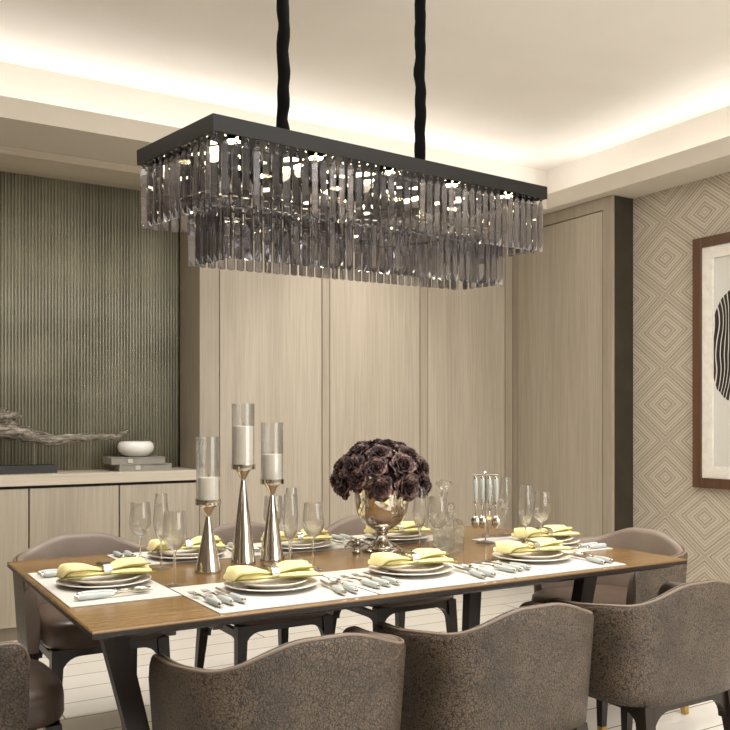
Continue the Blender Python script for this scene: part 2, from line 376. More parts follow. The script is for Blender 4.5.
# sideboard
S = empty('sideboard', (.2, YF+.1, 0)); tag(S, 'low beige wood sideboard with flush doors under the fluted panel', 'sideboard'); P = (.2, YF+.1, 0)
L(MB().box((XL+.002, YF+.024, .08), (1.955, YN, .875)).obj('body', 'groove_dark', S), P)
L(MB().box((XL+.002, YF+.05, 0), (1.955, YN, .08)).obj('plinth', 'closet_wood_edge', S), P)
for x0, x1 in ((XL+.003, -.62), (-.614, -.1), (-.094, .42), (.426, .931), (.939, 1.447), (1.455, 1.955)):
    L(MB().box((x0, YF+.002, .084), (x1, YF+.023, .868), .0015).obj('door', 'closet_wood', S), P)
o = MB().box((XL+.002, YF-.01, .885), (1.956, YN+.02, .948), .002).obj('countertop', 'counter_wood', None)
tag(o, 'thick beige wood countertop on the sideboard', 'countertop')
MB().box((XL+.002, YF+.01, .875), (1.955, YN, .885)).obj('shadow_gap', 'groove_dark', o)

# ------------------------------------------------------------------ picture on the wallpaper
PY1, PY0, PZ0, PZ1 = 3.70, 2.66, .83, 2.425
pc = empty('framed_picture', (XW-.02, (PY0+PY1)/2, PZ0)); tag(pc, 'large dark wood framed black ink print on the diamond wallpaper', 'picture'); P = tuple(pc.location)
def rect_frame(x0, x1, wd, ch, inset=0):
    a0, a1, b0, b1 = PY0+inset, PY1-inset, PZ0+inset, PZ1-inset
    return MB().box((x0, a0, b0), (x1, a0+wd, b1), ch).box((x0, a1-wd, b0), (x1, a1, b1), ch).box((x0, a0+wd, b0), (x1, a1-wd, b0+wd), ch).box((x0, a0+wd, b1-wd), (x1, a1-wd, b1), ch)
L(rect_frame(XW-.045, XW-.001, .065, .004).obj('frame', 'frame_wood', pc), P)
L(rect_frame(XW-.032, XW-.012, .075, 0, .065).obj('mat_board', 'mat_board', pc), P)
L(MB().box((XW-.016, PY0+.13, PZ0+.13), (XW-.010, PY1-.13, PZ1-.13)).obj('print', 'ink_print', pc), P)
for p_ in pc.children:
    if p_.name.startswith('print'):
        p_.data.transform(Matrix.Translation(Vector((-P[0], -P[1], -P[2])))); p_.location = (0, 0, 0)
        p_.data.transform(Matrix.Translation(Vector(P))); p_.location = tuple(-q for q in P)

# ------------------------------------------------------------------ dining table
TXa, TXb, TYa, TYb, TZ = .517, 2.652, 2.105, 3.325, .75
T = empty('dining_table', ((TXa+TXb)/2, (TYa+TYb)/2, 0)); tag(T, 'long rectangular brown wood dining table on slanted dark legs', 'table'); P = tuple(T.location)
bv = .006; z1 = TZ; z0 = TZ-.034; ins = .045
def rr(x0, y0, x1, y1, z): return [(x0, y0, z), (x1, y0, z), (x1, y1, z), (x0, y1, z)]
top = MB().grid([rr(TXa+.003, TYa+.003, TXb-.003, TYb-.003, z1), rr(TXa, TYa, TXb, TYb, z1-.003), rr(TXa, TYa, TXb, TYb, z1-.006)], closed=True)
top.f += [(0, 1, 2, 3), (8, 9, 10, 11)]
ed = MB().grid([rr(TXa+.001, TYa+.001, TXb-.001, TYb-.001, z1-.0061), rr(TXa+.001, TYa+.001, TXb-.001, TYb-.001, z1-.018), rr(TXa+ins, TYa+ins, TXb-ins, TYb-ins, z0)], closed=True)
ed.f += [(0, 1, 2, 3), (8, 9, 10, 11)]
L(ed.obj('edge_trim', 'dark_wood', T), P)
L(top.obj('tabletop', 'table_wood', T), P)
L(MB().box((TXa+.12, TYa+.27, z0-.045), (TXb-.12, TYa+.31, z0)).box((TXa+.12, TYb-.24, z0-.045), (TXb-.12, TYb-.20, z0)).box((TXa+.12, TYa+.31, z0-.045), (TXa+.16, TYb-.24, z0)).box((TXb-.16, TYa+.31, z0-.045), (TXb-.12, TYb-.24, z0)).obj('apron', 'dark_wood', T), P)
def slant(xt, xb, y, wd=.07, dp=.05):
    v = [(xb-wd*.38, y-dp/2, 0), (xb+wd*.38, y-dp/2, 0), (xb+wd*.38, y+dp/2, 0), (xb-wd*.38, y+dp/2, 0), (xt-wd/2, y-dp/2, z0), (xt+wd/2, y-dp/2, z0), (xt+wd/2, y+dp/2, z0), (xt-wd/2, y+dp/2, z0)]
    return MB().add(v, [(0,3,2,1),(4,5,6,7),(0,1,5,4),(1,2,6,5),(2,3,7,6),(3,0,4,7)])
for xt, xb, y in ((.637, .81, 2.42), (2.475, 2.30, 2.42), (.825, .915, 3.08), (2.44, 2.40, 3.08)):
    L(slant(xt, xb, y).obj('leg', 'dark_wood', T), P)

# ------------------------------------------------------------------ chairs
def sm(x): x = max(0, min(1, x)); return x*x*(3-2*x)
def make_chair():
    root = empty('dining_chair'); tag(root, 'chair', 'chair', 'upholstered tub chairs round the table')
    hw, yb, yf, th = .31, -.275, .155, .042
    plan = []
    n1, n2 = 10, 40
    for i in range(n1): plan.append((-hw, yf+(0-yf)*i/n1))
    for i in range(n2+1):
        a = PI + PI*i/n2; c, s = math.cos(a), math.sin(a); e = 2/3.6
        plan.append((hw*math.copysign(abs(c)**e, c), -yb*math.copysign(abs(s)**e, s)))
    for i in range(1, n1+1): plan.append((hw, yf*i/n1))
    # resample evenly
    d = [0]
    for a, b in zip(plan, plan[1:]): d.append(d[-1]+math.dist(a, b))
    N = 84; tot = d[-1]; pts = []; j = 0
    for i in range(N+1):
        t = tot*i/N
        while j < len(d)-2 and d[j+1] < t: j += 1
        u = (t-d[j])/max(1e-9, d[j+1]-d[j]); pts.append((plan[j][0]+(plan[j+1][0]-plan[j][0])*u, plan[j][1]+(plan[j+1][1]-plan[j][1])*u, min(t, tot-t)))
    zb = .36
    outer, inner, pipe = [], [], []
    for i, (x, y, s) in enumerate(pts):
        a, b = pts[max(i-1, 0)], pts[min(i+1, N)]
        tx, ty = b[0]-a[0], b[1]-a[1]; l_ = math.hypot(tx, ty); nx, ny = ty/l_, -tx/l_   # outward
        if nx*x+ny*(y+.02) < 0: nx, ny = -nx, -ny
        top = .655+.022*sm((yf-.1-y)/.25)
        if y < -.05: top += .062*(1-sm((abs(x)/hw-.15)/.85))*sm((-.05-y)/.2)
        r = .055
        if s < r: top -= r*(1-math.sqrt(max(0, 1-(1-s/r)**2)))
        def at(z, off):
            k = 1-.085*(.70-z)/.42
            return ((x+nx*off)*k, (y+ny*off)*(1-.10*(.78-z)/.42), z)
        rr_ = th/2; rows_o = [at(zb, -rr_)]+[at(zb+(top-rr_-zb)*q/6, 0) for q in range(7)]
        for q in range(1, 4):
            an = PI/2*q/3; rows_o.append(at(top-rr_+rr_*math.sin(an), -rr_+rr_*math.cos(an)))
        rows_i = [at(top, -rr_)]
        for q in range(1, 4):
            an = PI/2*q/3; rows_i.append(at(top-rr_+rr_*math.cos(an), -rr_-rr_*math.sin(an)))
        rows_i += [at(top-rr_+(zb-(top-rr_))*q/6, -th-(.012*math.sin(PI*q/6))) for q in range(1, 7)]
        rows_i.append(at(zb, -rr_))
        outer.append(rows_o); inner.append(rows_i); pipe.append(at(top-.004, -.010))
    o = MB().grid(outer).obj('outer_shell', 'crackled_leather', root, True); o['label'] = 'crackled brown leather outer shell'
    # inner with end faces
    mb = MB().grid(inner)
    for e in (0, N):
        ring_ = outer[e]+inner[e][1:-1]; k = len(mb.v); mb.v += ring_
        c = tuple(sum(p[q] for p in ring_)/len(ring_) for q in range(3)); mb.v.append((c[0], c[1]+.006, c[2]))
        for q in range(len(ring_)): mb.f.append((k+q, k+(q+1) % len(ring_), k+len(ring_)))
    o = mb.obj('backrest', 'smooth_leather', root, 50); o['label'] = 'smooth taupe leather inner back and arms'
    MB().tube(pipe, .0045, 6).obj('piping', 'piping_leather', root, True)
    # seat cushion
    rows = []; n = 48
    for z, k in ((.385, .97), (.40, 1.0), (.445, 1.0), (.468, .985), (.480, .94), (.487, .8), (.49, .5), (.491, .001)):
        r = []
        for i in range(n):
            a = 2*PI*i/n; c, s = math.cos(a), math.sin(a); e = 2/3.6
            X_ = .236*math.copysign(abs(c)**e, c); Y_ = .245*math.copysign(abs(s)**e, s)+.035
            if Y_ > .1: X_ *= 1+.10*(Y_-.1)/.18
            if s < 0: X_ *= .95
            r.append((X_*k, (Y_-.035)*k+.035, z))
        rows.append(r)
    mb = MB().grid(rows, closed=True); mb.f.append(tuple(range(n))[::-1])
    o = mb.obj('seat', 'seat_leather', root, True)
    # apron rails with arched brackets, as one frame
    def arch(x0, x1, zt=.384, hmin=.030, rad=.07):
        poly = [(x0, zt), (x1, zt), (x1, zt-hmin-rad)]
        for q in range(0, 7):
            an = PI/2*q/6; poly.append((x1-.012-rad+rad*math.cos(an), zt-hmin-rad+rad*math.sin(an)))
        for q in range(6, -1, -1):
            an = PI/2*q/6; poly.append((x0+.012+rad-rad*math.cos(an), zt-hmin-rad+rad*math.sin(an)))
        poly.append((x0, zt-hmin-rad)); return poly
    fr = MB()
    fr.extrude(arch(-.20, .20), .215, .24)
    fr.extrude(arch(-.185, .185, .359), -.215, -.19)
    R90 = Matrix.Rotation(PI/2, 4, 'Z')
    fr.extrude(arch(-.2, .23, .359), .187, .212, R90); fr.extrude(arch(-.2, .23, .359), -.212, -.187, R90)
    fr.obj('frame', 'chair_wood', root)
    for sx in (-1, 1):
        for (yt, ybt, zt) in ((.225, .255, .384), (-.20, -.245, .36)):
            xt, xb = sx*.20, sx*.222
            def ring4(x, y, z, h): return [(x-h, y-h, z), (x+h, y-h, z), (x+h, y+h, z), (x-h, y+h, z)]
            tt = lambda q: (xt+(xb-xt)*q, yt+(ybt-yt)*q)
            leg = MB(); a = ring4(*tt(0), zt, .023); b = ring4(*tt(.45), zt*.55, .019); c = ring4(*tt(.9), .036, .013)
            leg.grid([a, b, c], closed=True); leg.f += [(3, 2, 1, 0), (8, 9, 10, 11)]
            lo = leg.obj('leg', 'chair_wood', root)
            tip = MB().grid([ring4(*tt(.9), .036, .0135), ring4(*tt(1), 0, .011)], closed=True); tip.f += [(3, 2, 1, 0), (4, 5, 6, 7)]
            to = tip.obj('foot_cap', 'brass', lo); to['label'] = 'brass foot cap'
    return root
CH = Kind(make_chair())
GC = 'upholstered tub chairs round the table'
CH.put((.995, 2.085, 0), 0, 'brown tub chair seen from behind, leftmost of the three backs along the near table edge', GC)
CH.put((1.675, 2.085, 0), 0, 'brown tub chair seen from behind, middle of the three backs along the near table edge', GC)
CH.put((2.37, 2.085, 0), 0, 'brown tub chair seen from behind, rightmost of the near side', GC)
CH.put((.90, 3.60, 0), PI, 'taupe tub chair facing the viewer at the far left, in front of the sideboard', GC)
CH.put((1.64, 3.60, 0), PI, 'tub chair on the far side mostly hidden behind the candle holders', GC)
CH.put((2.32, 3.60, 0), PI, 'tub chair on the far side hidden behind the rose vase', GC)
CH.put((2.86, 2.70, 0), PI/2, 'taupe tub chair at the right head of the table before the wallpaper', GC)
CH.put((.30, 2.80, 0), -PI/2, 'dark tub chair at the left head of the table, cut by the picture edge', GC)

# ------------------------------------------------------------------ table setting kinds
def build(name, cat, label='x'): r = empty(name); return tag(r, label, cat)
ch = MB().lathe([(0, 0), (.085, 0), (.09, .002), (.138, .014), (.141, .0155), (.138, .018), (.09, .0075), (.085, .006), (0, .006)], 48).obj('charger_plate', 'rim_porcelain', None, 40); tag(ch, 'x', 'plate'); CHARGER = Kind(ch)
dp = MB().lathe([(0, .001), (.062, .001), (.064, 0), (.068, 0), (.07, .003), (.105, .015), (.112, .0185), (.113, .020), (.110, .021), (.072, .009), (.066, .006), (0, .006)], 48).obj('dinner_plate', 'porcelain', None, 40); tag(dp, 'x', 'plate'); PLATE = Kind(dp)
# napkin: two flaring lobes either side of a pinched middle; two leaves
def napkin():
    root = build('folded_napkin', 'napkin'); NX, NV = 36, 20
    for layer in range(2):
        rows = []; hem = []
        for i in range(NX+1):
            x = -.135+.27*i/NX; t_ = abs(x)/.135; s_ = 1 if x > 0 else -1
            wdt = .030+.036*sm(t_*1.5)
            if t_ > .8: wdt *= 1-.45*((t_-.8)/.2)**2 if s_ < 0 else 1-.15*((t_-.8)/.2)
            thk = .010+.010*sm(t_*1.6)
            if s_ < 0 and t_ > .82: thk *= math.sqrt(max(.05, 1-((t_-.82)/.18)**2))
            if s_ > 0: thk *= 1-.45*t_*t_
            zc = .004+thk*(.5 if layer == 0 else 1.35)+(.010*t_*t_ if s_ > 0 and layer else 0)
            yoff = (.010 if layer else -.004)+(.016*t_*s_*(1 if layer else -1))
            r = []
            for k in range(NV):
                a = 2*PI*k/NV; c, s = math.cos(a), math.sin(a)
                wob = 1+.06*noise.noise(Vector((x*22, c*1.5+layer*5, s)))
                z = zc+thk*.56*math.copysign(abs(s)**.8, s)*wob+.0035*math.sin(c*6+layer)*sm(t_*1.5)*(1 if s > 0 else 0)
                r.append((x+(.012*c if s_ > 0 and t_ > .9 else 0), yoff+wdt*c*wob, max(z, .0005)))
            rows.append(r); hem.append((x, r[NV*3//4][1]*0+yoff-wdt*1.0, zc-.001))
        mb = MB().grid(rows, closed=True); mb.f += [tuple(range(NV))[::-1], tuple(NX*NV+k for k in range(NV))]
        mb.obj('fold', 'napkin_cloth', root, True)
        MB().tube(hem, .0022, 6).obj('hem', 'napkin_hem', root, True)
    return root
NAPKIN = Kind(napkin())
rg = MB()
rows = []
for i in range(33):
    a = 2*PI*i/32; c, s = math.cos(a), math.sin(a)
    p = lambda off, x: (x, .003+(.037+off)*math.copysign(abs(c)**.7, c), .0195+(.0175+off)*math.copysign(abs(s)**.7, s))
    rows.append([p(0, -.013), p(.0022, -.012), p(.0022, .012), p(0, .013)])
rg.grid(rows, closed=True)
rgo = rg.obj('napkin_ring', 'silver', None, 40); tag(rgo, 'x', 'napkin ring'); RING = Kind(rgo)
def handle(root, n0=0):
    prof = [(0, -.0), (.0045, -.0), (.0062, .002), (.0066, .008), (.0085, .012), (.0098, .03), (.0092, .06), (.0070, .095), (.0052, .104), (0, .106)]
    M = Matrix.Rotation(-PI/2, 4, 'X')
    h_ = MB().lathe(prof, 12, M).obj('handle', 'handle_blue_grey', root, 40); h_['label'] = 'blue-grey handle'
    MB().lathe([(0, -.0012), (.005, -.001), (.0069, .003), (.0074, .010), (.0070, .0125), (.0055, .0125)], 12, M).obj('end_cap', 'chrome', h_, 40)
    MB().lathe([(0, .099), (.0062, .0995), (.0066, .104), (.0045, .112), (0, .113)], 12, M).obj('ferrule', 'chrome', root, 40)
def plate_prism(poly, z0, z1):   # polygon in XY, thin slab
    n = len(poly); return MB().add([(x, y, z0) for x, y in poly]+[(x, y, z1) for x, y in poly], [tuple(range(n))[::-1], tuple(range(n, 2*n))]+[(i, (i+1) % n, (i+1) % n+n, i+n) for i in range(n)])
def fork():
    r = build('fork', 'fork'); handle(r)
    mb = MB().tube([(0, .108, 0), (0, .135, .002), (0, .155, 0)], [.003, .0025, .003], 8)
    poly = [(-.003, .15), (-.011, .163), (-.0115, .175), (.0115, .175), (.011, .163), (.003, .15)]
    p = plate_prism(poly, -.0008, .0008); mb.add(p.v, p.f)
    for k in range(4):
        x = -.0095+k*.00633; mb.tube([(x, .174, 0), (x, .195, -.001), (x*.95, .214, .002)], [.0017, .0015, .0008], 6)
    mb.obj('tines', 'chrome', r, 40); return r
def knife():
    r = build('table_knife', 'knife'); handle(r)
    plate_prism([(-.004, .108), (-.006, .125), (-.0095, .15), (-.0085, .19), (-.003, .218), (.003, .225), (.0055, .21), (.006, .125), (.004, .108)], -.001, .001).obj('blade', 'chrome', r); return r
def spoon():
    r = build('spoon', 'spoon'); handle(r)
    mb = MB().tube([(0, .108, 0), (0, .135, .003), (0, .16, 0)], [.003, .0025, .003], 8); rows = []
    for i in range(9):
        a = PI*i/8; y = .185-.027*math.cos(a); wd = .019*math.sin(a)+.0004; rows.append([(wd*math.cos(PI*k/8), y, .004-.009*math.sin(PI*k/8)*math.sin(a)) for k in range(9)])
    mb.grid(rows); mb.obj('bowl', 'chrome', r, True); return r
FORK, KNIFE, SPOON = Kind(fork()), Kind(knife()), Kind(spoon())

CZ = TZ+.003
def mat_(x0, y0, x1, y1, label):
    o = MB().box((-(x1-x0)/2, -(y1-y0)/2, 0), ((x1-x0)/2, (y1-y0)/2, .003), .001).obj('placemat', 'linen_white', None, loc=((x0+x1)/2, (y0+y1)/2, TZ))
    tag(o, label, 'placemat', 'white placemats')
def setting(px, py, where, rz_n=0):
    CHARGER.put((px, py, CZ), 0, 'wide pale charger plate under the dinner plate, '+where, 'charger plates')
    PLATE.put((px, py, CZ+.006), 0, 'white dinner plate under the yellow napkin, '+where, 'dinner plates')
    NAPKIN.put((px, py, CZ+.027), rz_n, 'pale yellow folded napkin on the plate, '+where, 'yellow napkins')
    RING.put((px, py, CZ+.027), rz_n, 'silver napkin ring round the yellow napkin, '+where, 'napkin rings')
def cut(K, x, y, rz, label, grp): K.put((x, y, CZ+.0099), rz, label, grp)
def row(K, specs, noun, where, grp, rz):
    n = len(specs)
    for i, (x, y) in enumerate(specs):
        pos = {1: ['the'], 2: ['left', 'right'], 3: ['leftmost', 'middle', 'rightmost']}[n][i]
        cut(K, x, y, rz+random.uniform(-.03, .03), (('' if n == 1 else pos+' ')+noun+', '+where), grp)
N1, N2, N3 = 'near setting before the candles', 'near setting before the rose vase', 'near setting nearest the right end'
mat_(.85, 2.13, 1.335, 2.535, 'white placemat under the '+N1)
mat_(1.343, 2.13, 1.85, 2.535, 'white placemat under the '+N2)
mat_(1.858, 2.13, 2.36, 2.42, 'white placemat under the '+N3)
setting(1.115, 2.385, 'at the '+N1); setting(1.62, 2.385, 'at the '+N2); setting(2.15, 2.385, 'at the '+N3)
for xs, kx, w_ in (((.875, .912, .948), (1.235, 1.278), N1), ((1.375, 1.415, 1.453), (1.745, 1.788), N2), ((1.90, 1.937, 1.975), (2.275, 2.318), N3)):
    for i, x in enumerate(xs):
        K = FORK if i < 2 else KNIFE
        cut(K, x, 2.18+.008*i, .05-.03*i, ('outer left fork', 'inner left fork', 'butter knife right of the forks')[i]+' at the '+w_, 'cutlery')
    cut(KNIFE, kx[0], 2.15, -.17, 'inner knife right of the plate at the '+w_, 'cutlery')
    cut(SPOON, kx[1], 2.155, -.15, 'outer spoon right of the plate at the '+w_, 'cutlery')
# left head
LH = 'at the left head setting'
mat_(.533, 2.41, .845, 3.02, 'white placemat at the left end of the table')
setting(.70, 2.70, LH, .06)
cut(KNIFE, .56, 2.475, -PI/2+.05, 'knife nearest the corner, '+LH, 'cutlery'); cut(SPOON, .575, 2.515, -PI/2, 'spoon next to the knife, '+LH, 'cutlery')
cut(FORK, .55, 2.90, -PI/2+.03, 'nearer fork behind the plate, '+LH, 'cutlery'); cut(FORK, .55, 2.945, -PI/2, 'farther fork behind the plate, '+LH, 'cutlery')
# right head
RH = 'at the right head setting'
mat_(2.30, 2.425, 2.61, 2.92, 'white placemat at the right end of the table')
setting(2.475, 2.665, RH, .02)
cut(FORK, 2.605, 2.452, PI/2+.02, 'fork nearest the camera, '+RH, 'cutlery'); cut(KNIFE, 2.60, 2.49, PI/2, 'butter knife behind the fork, '+RH, 'cutlery')
cut(KNIFE, 2.59, 2.86, PI/2, 'knife behind the plate, '+RH, 'cutlery')
# far side
F1, F2, F3 = 'far setting at the left', 'far setting behind the candles', 'far setting behind the rose vase'
for a, b, w_ in ((.86, 1.30, F1), (1.31, 1.76, F2), (1.77, 2.228, F3)):
    mat_(a, 2.985, b, 3.285, 'white placemat under the '+w_)
setting(1.10, 3.09, 'at the '+F1); setting(1.555, 3.09, 'at the '+F2); setting(2.03, 3.09, 'at the '+F3)
for x0, w_ in ((.88, F1), (1.335, F2), (1.805, F3)):
    cut(KNIFE, x0, 3.26, PI+.03, 'left knife beside the plate at the '+w_, 'cutlery')
    cut(SPOON, x0+.04, 3.255, PI, 'spoon beside the knife at the '+w_, 'cutlery')
for x0, w_ in ((1.28, F1), (1.738, F2), (2.20, F3)):
    cut(FORK, x0, 3.25, PI-.02, 'fork right of the plate at the '+w_, 'cutlery')

# ------------------------------------------------------------------ glasses
def wine_profile(h, R, neck, rim):   # outer then inner
    fr = .034; bz = neck
    pr = [(0, 0), (fr, 0), (fr, .0015), (.012, .004), (.004, .012), (.0035, bz-.012), (.006, bz), (R*.55, bz+(h-bz)*.09), (R*.9, bz+(h-bz)*.24), (R, bz+(h-bz)*.38), (R*.97, bz+(h-bz)*.6), (rim+.001, h)]
    pr += [(rim-.0006, h), (R*.97-.0016, bz+(h-bz)*.6), (R-.0016, bz+(h-bz)*.38), (R*.9-.0016, bz+(h-bz)*.25), (R*.5, bz+(h-bz)*.10), (0, bz+.004)]
    return pr
wg = MB().lathe(wine_profile(.225, .037, .105, .031), 28).obj('wine_glass', 'clear_glass', None, 60); tag(wg, 'x', 'glass'); WINE = Kind(wg)
def flute_prof():
    h = .255
    return [(0, 0), (.032, 0), (.032, .0015), (.010, .004), (.004, .012), (.0035, .088), (.006, .095), (.018, .115), (.0255, .14), (.027, .16), (.0235, .21), (.0195, h), (.018, h), (.022, .21), (.0254, .16), (.024, .14), (.016, .117), (0, .10)]
fg = MB().lathe(flute_prof(), 28).obj('champagne_flute', 'clear_glass', None, 60); tag(fg, 'x', 'glass'); FLUTE = Kind(fg)
def glass(K, x, y, label, z=TZ): K.put((x, y, z+.0006), 0, label, 'stemmed glasses')
glass(WINE, .885, 2.945, 'wine glass farthest left, behind the left head napkin')
glass(FLUTE, .945, 2.905, 'tall flute between the two left wine glasses')
glass(WINE, .880, 2.575, 'wine glass standing nearest the left head setting')
glass(FLUTE, 1.306, 2.645, 'flute just right of the rightmost candle holder')
glass(WINE, 1.382, 2.620, 'wine glass between the candle holders and the rose vase')
glass(FLUTE, 1.44, 2.905, 'flute standing behind the rightmost candle holder')
glass(WINE, 1.385, 2.945-.0, 'wine glass hidden behind the rightmost candle cone')
glass(FLUTE, 1.88, 2.705, 'flute directly right of the silver rose vase')
glass(WINE, 1.887, 2.597, 'wine glass in front of the flute, right of the rose vase')
glass(FLUTE, 2.265, 2.545, 'flute in front of the right head setting, left of a wine glass')
glass(WINE, 2.345, 2.545, 'wine glass beside the right head plate, right of a flute', CZ)
glass(WINE, 2.45, 3.00, 'wine glass right behind the hanging cutlery stand')
glass(FLUTE, 2.54, 2.99, 'flute farthest back at the right, beyond the cutlery stand')

# ------------------------------------------------------------------ candle holders
def candle_set(x, y, hc, hw_, gh, where):
    root = empty('candle_holder', (x, y, TZ)); tag(root, 'tapered chrome candle holder with a glass chimney, '+where, 'candle holder', 'chrome candle holders')
    # hc = height of the cup plate underside; slender cone with waist
    MB().lathe([(0, 0), (.043, 0), (.044, .003), (.043, .008), (.0085, hc-.045), (.0075, hc-.040), (.0085, hc-.036), (.020, hc-.012), (.027, hc-.004), (.027, hc), (0, hc)], 40).obj('cone_stem', 'chrome', root, 50)
    MB().lathe([(0, hc), (.043, hc), (.0435, hc+.002), (.0435, hc+.018), (.0405, hc+.018), (.0405, hc+.003), (0, hc+.003)], 40).obj('cup', 'chrome', root, 40)
    MB().lathe([(.0395, hc+.0035), (.0400, hc+.0035), (.0400, hc+gh), (.0375, hc+gh), (.0375, hc+.0035)], 40).obj('glass_chimney', 'clear_glass', root, 40)
    return hc
def candle(x, y, z, h, where):
    o = MB().lathe([(0, 0), (.034, 0), (.034, h-.002), (.031, h), (.02, h-.003), (0, h-.005)], 32).obj('pillar_candle', 'candle_wax', None, 40, (x, y, z))
    tag(o, 'white pillar candle in the '+where, 'candle', 'white pillar candles')
    MB().tube([(0, 0, h-.006), (.0005, 0, h+.004), (.002, 0, h+.010)], .0012, 6).obj('wick', 'wick', o)
for x, y, hc, gh, chh, wz in ((1.055, 2.75, .225, .225, .088, 'leftmost and shortest'), (1.228, 2.86, .333, .232, .150, 'middle and tallest'), (1.344, 2.868, .276, .222, .105, 'rightmost')):
    candle_set(x, y, hc, .04, gh, wz+' of the three'); candle(x, y, TZ+hc+.0032, chh, wz+' chrome holder')

# ------------------------------------------------------------------ silver footed bowl with roses
VX, VY = 1.812, 2.865
v = MB().lathe([(0, 0), (.078, 0), (.079, .006), (.074, .012), (.060, .016), (.060, .022), (.045, .028), (.024, .044), (.018, .060), (.026, .070), (.026, .078), (.045, .088), (.078, .112), (.098, .150), (.107, .195), (.109, .235), (.113, .241), (.106, .241), (.103, .195), (.093, .152), (.072, .118), (.03, .096), (0, .092)], 56).obj('footed_bowl', 'chrome', None, 40, (VX, VY, TZ))
tag(v, 'shiny silver footed bowl holding the dark roses', 'vase')
def rose(seed):
    rnd = random.Random(seed); r0 = build('rose', 'rose')
    mb = MB()
    for k in range(26):
        t_ = k/25; ang = k*2.399; rad = .004+.038*t_**.85; tilt = .05+1.15*t_**1.4; hgt = .040-.006*t_; wd = .020+.022*t_
        rows = []
        for i in range(6):
            u = i/5; r = []
            for j in range(7):
                q = (j-3)/3; a = ang+q*wd/(rad+.012)*.75
                prof_r = rad*(.35+.65*u)+math.sin(tilt)*.022*u*u + .004*u*abs(q)*t_
                curl = .006*t_*(u**3)
                z = hgt*u*math.cos(tilt*.75)*(1-.16*q*q) - curl - .012*t_ + .003*math.sin(q*5+k)*u*t_
                rr2 = prof_r+.0035*math.sin(q*4+k*1.7)*u*(.3+t_)
                r.append((rr2*math.cos(a), rr2*math.sin(a), z))
            rows.append(r)
        mb.grid(rows)
    o = mb.obj('bloom', 'rose_petal', r0, True, fix=False); md = o.modifiers.new('solid', 'SOLIDIFY'); md.thickness = .0012
    MB().tube([(0, 0, -.01), (0, 0, -.05)], .0025, 6).obj('stem', 'stem_green', r0)
    return r0
ROSES = [Kind(rose(i)) for i in range(3)]
ROSE_LIST = []
cz = TZ+.270; n = 0
rings = [(.0, 12, .150, 'lowest ring'), (.42, 10, .150, 'second ring'), (.88, 6, .150, 'third ring'), (1.45, 2, .145, 'crown')]
for el, cnt, R_, nm in rings:
    for i in range(cnt):
        az = 2*PI*(i+.5*(rings.index((el, cnt, R_, nm)) % 2))/cnt + random.uniform(-.1, .1); e = el+random.uniform(-.14, .14)
        d = Vector((math.cos(az)*math.cos(e), math.sin(az)*math.cos(e), math.sin(e)))
        p = Vector((VX, VY, cz))+Vector((d.x*R_*1.10, d.y*R_*1.10, d.z*R_*.93))
        K = ROSES[n % 3]; o = K.put(tuple(p), 0, 'x'); o.rotation_mode = 'QUATERNION'
        o.rotation_quaternion = d.to_track_quat('Z', 'Y') @ Vector((0, 0, 1)).rotation_difference(Vector((0, 0, 1)))
        s_ = random.uniform(.78, 1.02); o.scale = (s_,)*3
        fx = (d.x*.855-d.y*.518); fz = (d.x*.518+d.y*.855)
        side = 'left' if fx < -.33 else 'right' if fx > .33 else 'middle'; dep = 'front' if fz < 0 else 'back'
        ROSE_LIST.append((o, nm, dep, fx)); o['group'] = 'dark roses in the silver bowl'
        n += 1

ORD = ('leftmost', 'second from the left', 'third from the left', 'fourth from the left', 'fifth from the left', 'sixth from the left', 'seventh from the left', 'eighth from the left')
for nm in sorted({q[1] for q in ROSE_LIST}):
    for dep in ('front', 'back'):
        g_ = sorted([q for q in ROSE_LIST if q[1] == nm and q[2] == dep], key=lambda q: q[3])
        for q_, (o, _, _, _) in zip(ORD, g_): o['label'] = 'plum-brown rose, %s at the %s of the %s' % (q_, dep, nm)
# ------------------------------------------------------------------ silver leaf ornament
root = empty('table_ornament', (1.685, 2.845, TZ)); tag(root, 'small crumpled silver leaf bow lying left of the rose bowl', 'ornament')
for k in range(9):
    a = k*2*PI/9+.3; ln_ = .042+.010*(k % 3); e = .25+.45*(k % 2)
    rows = []
    for i in range(7):
        u = i/6; wd = .013*math.sin(PI*min(1, u*.95+.03))+.0008; c = Vector((math.cos(a)*ln_*u*math.cos(e), math.sin(a)*ln_*u*math.cos(e), .012+ln_*u*math.sin(e)+.010*math.sin(PI*u)))
        s_ = Vector((-math.sin(a), math.cos(a), 0)); rows.append([tuple(c+s_*wd*q+Vector((0, 0, .006*abs(q)))) for q in (-1, -.5, 0, .5, 1)])
    o = MB().grid(rows).obj('leaf', 'silver', root, True, fix=False); md = o.modifiers.new('solid', 'SOLIDIFY'); md.thickness = .001
MB().lathe([(0, 0), (.014, 0), (.016, .008), (.013, .018), (0, .022)], 16).obj('knot', 'silver', root, True)

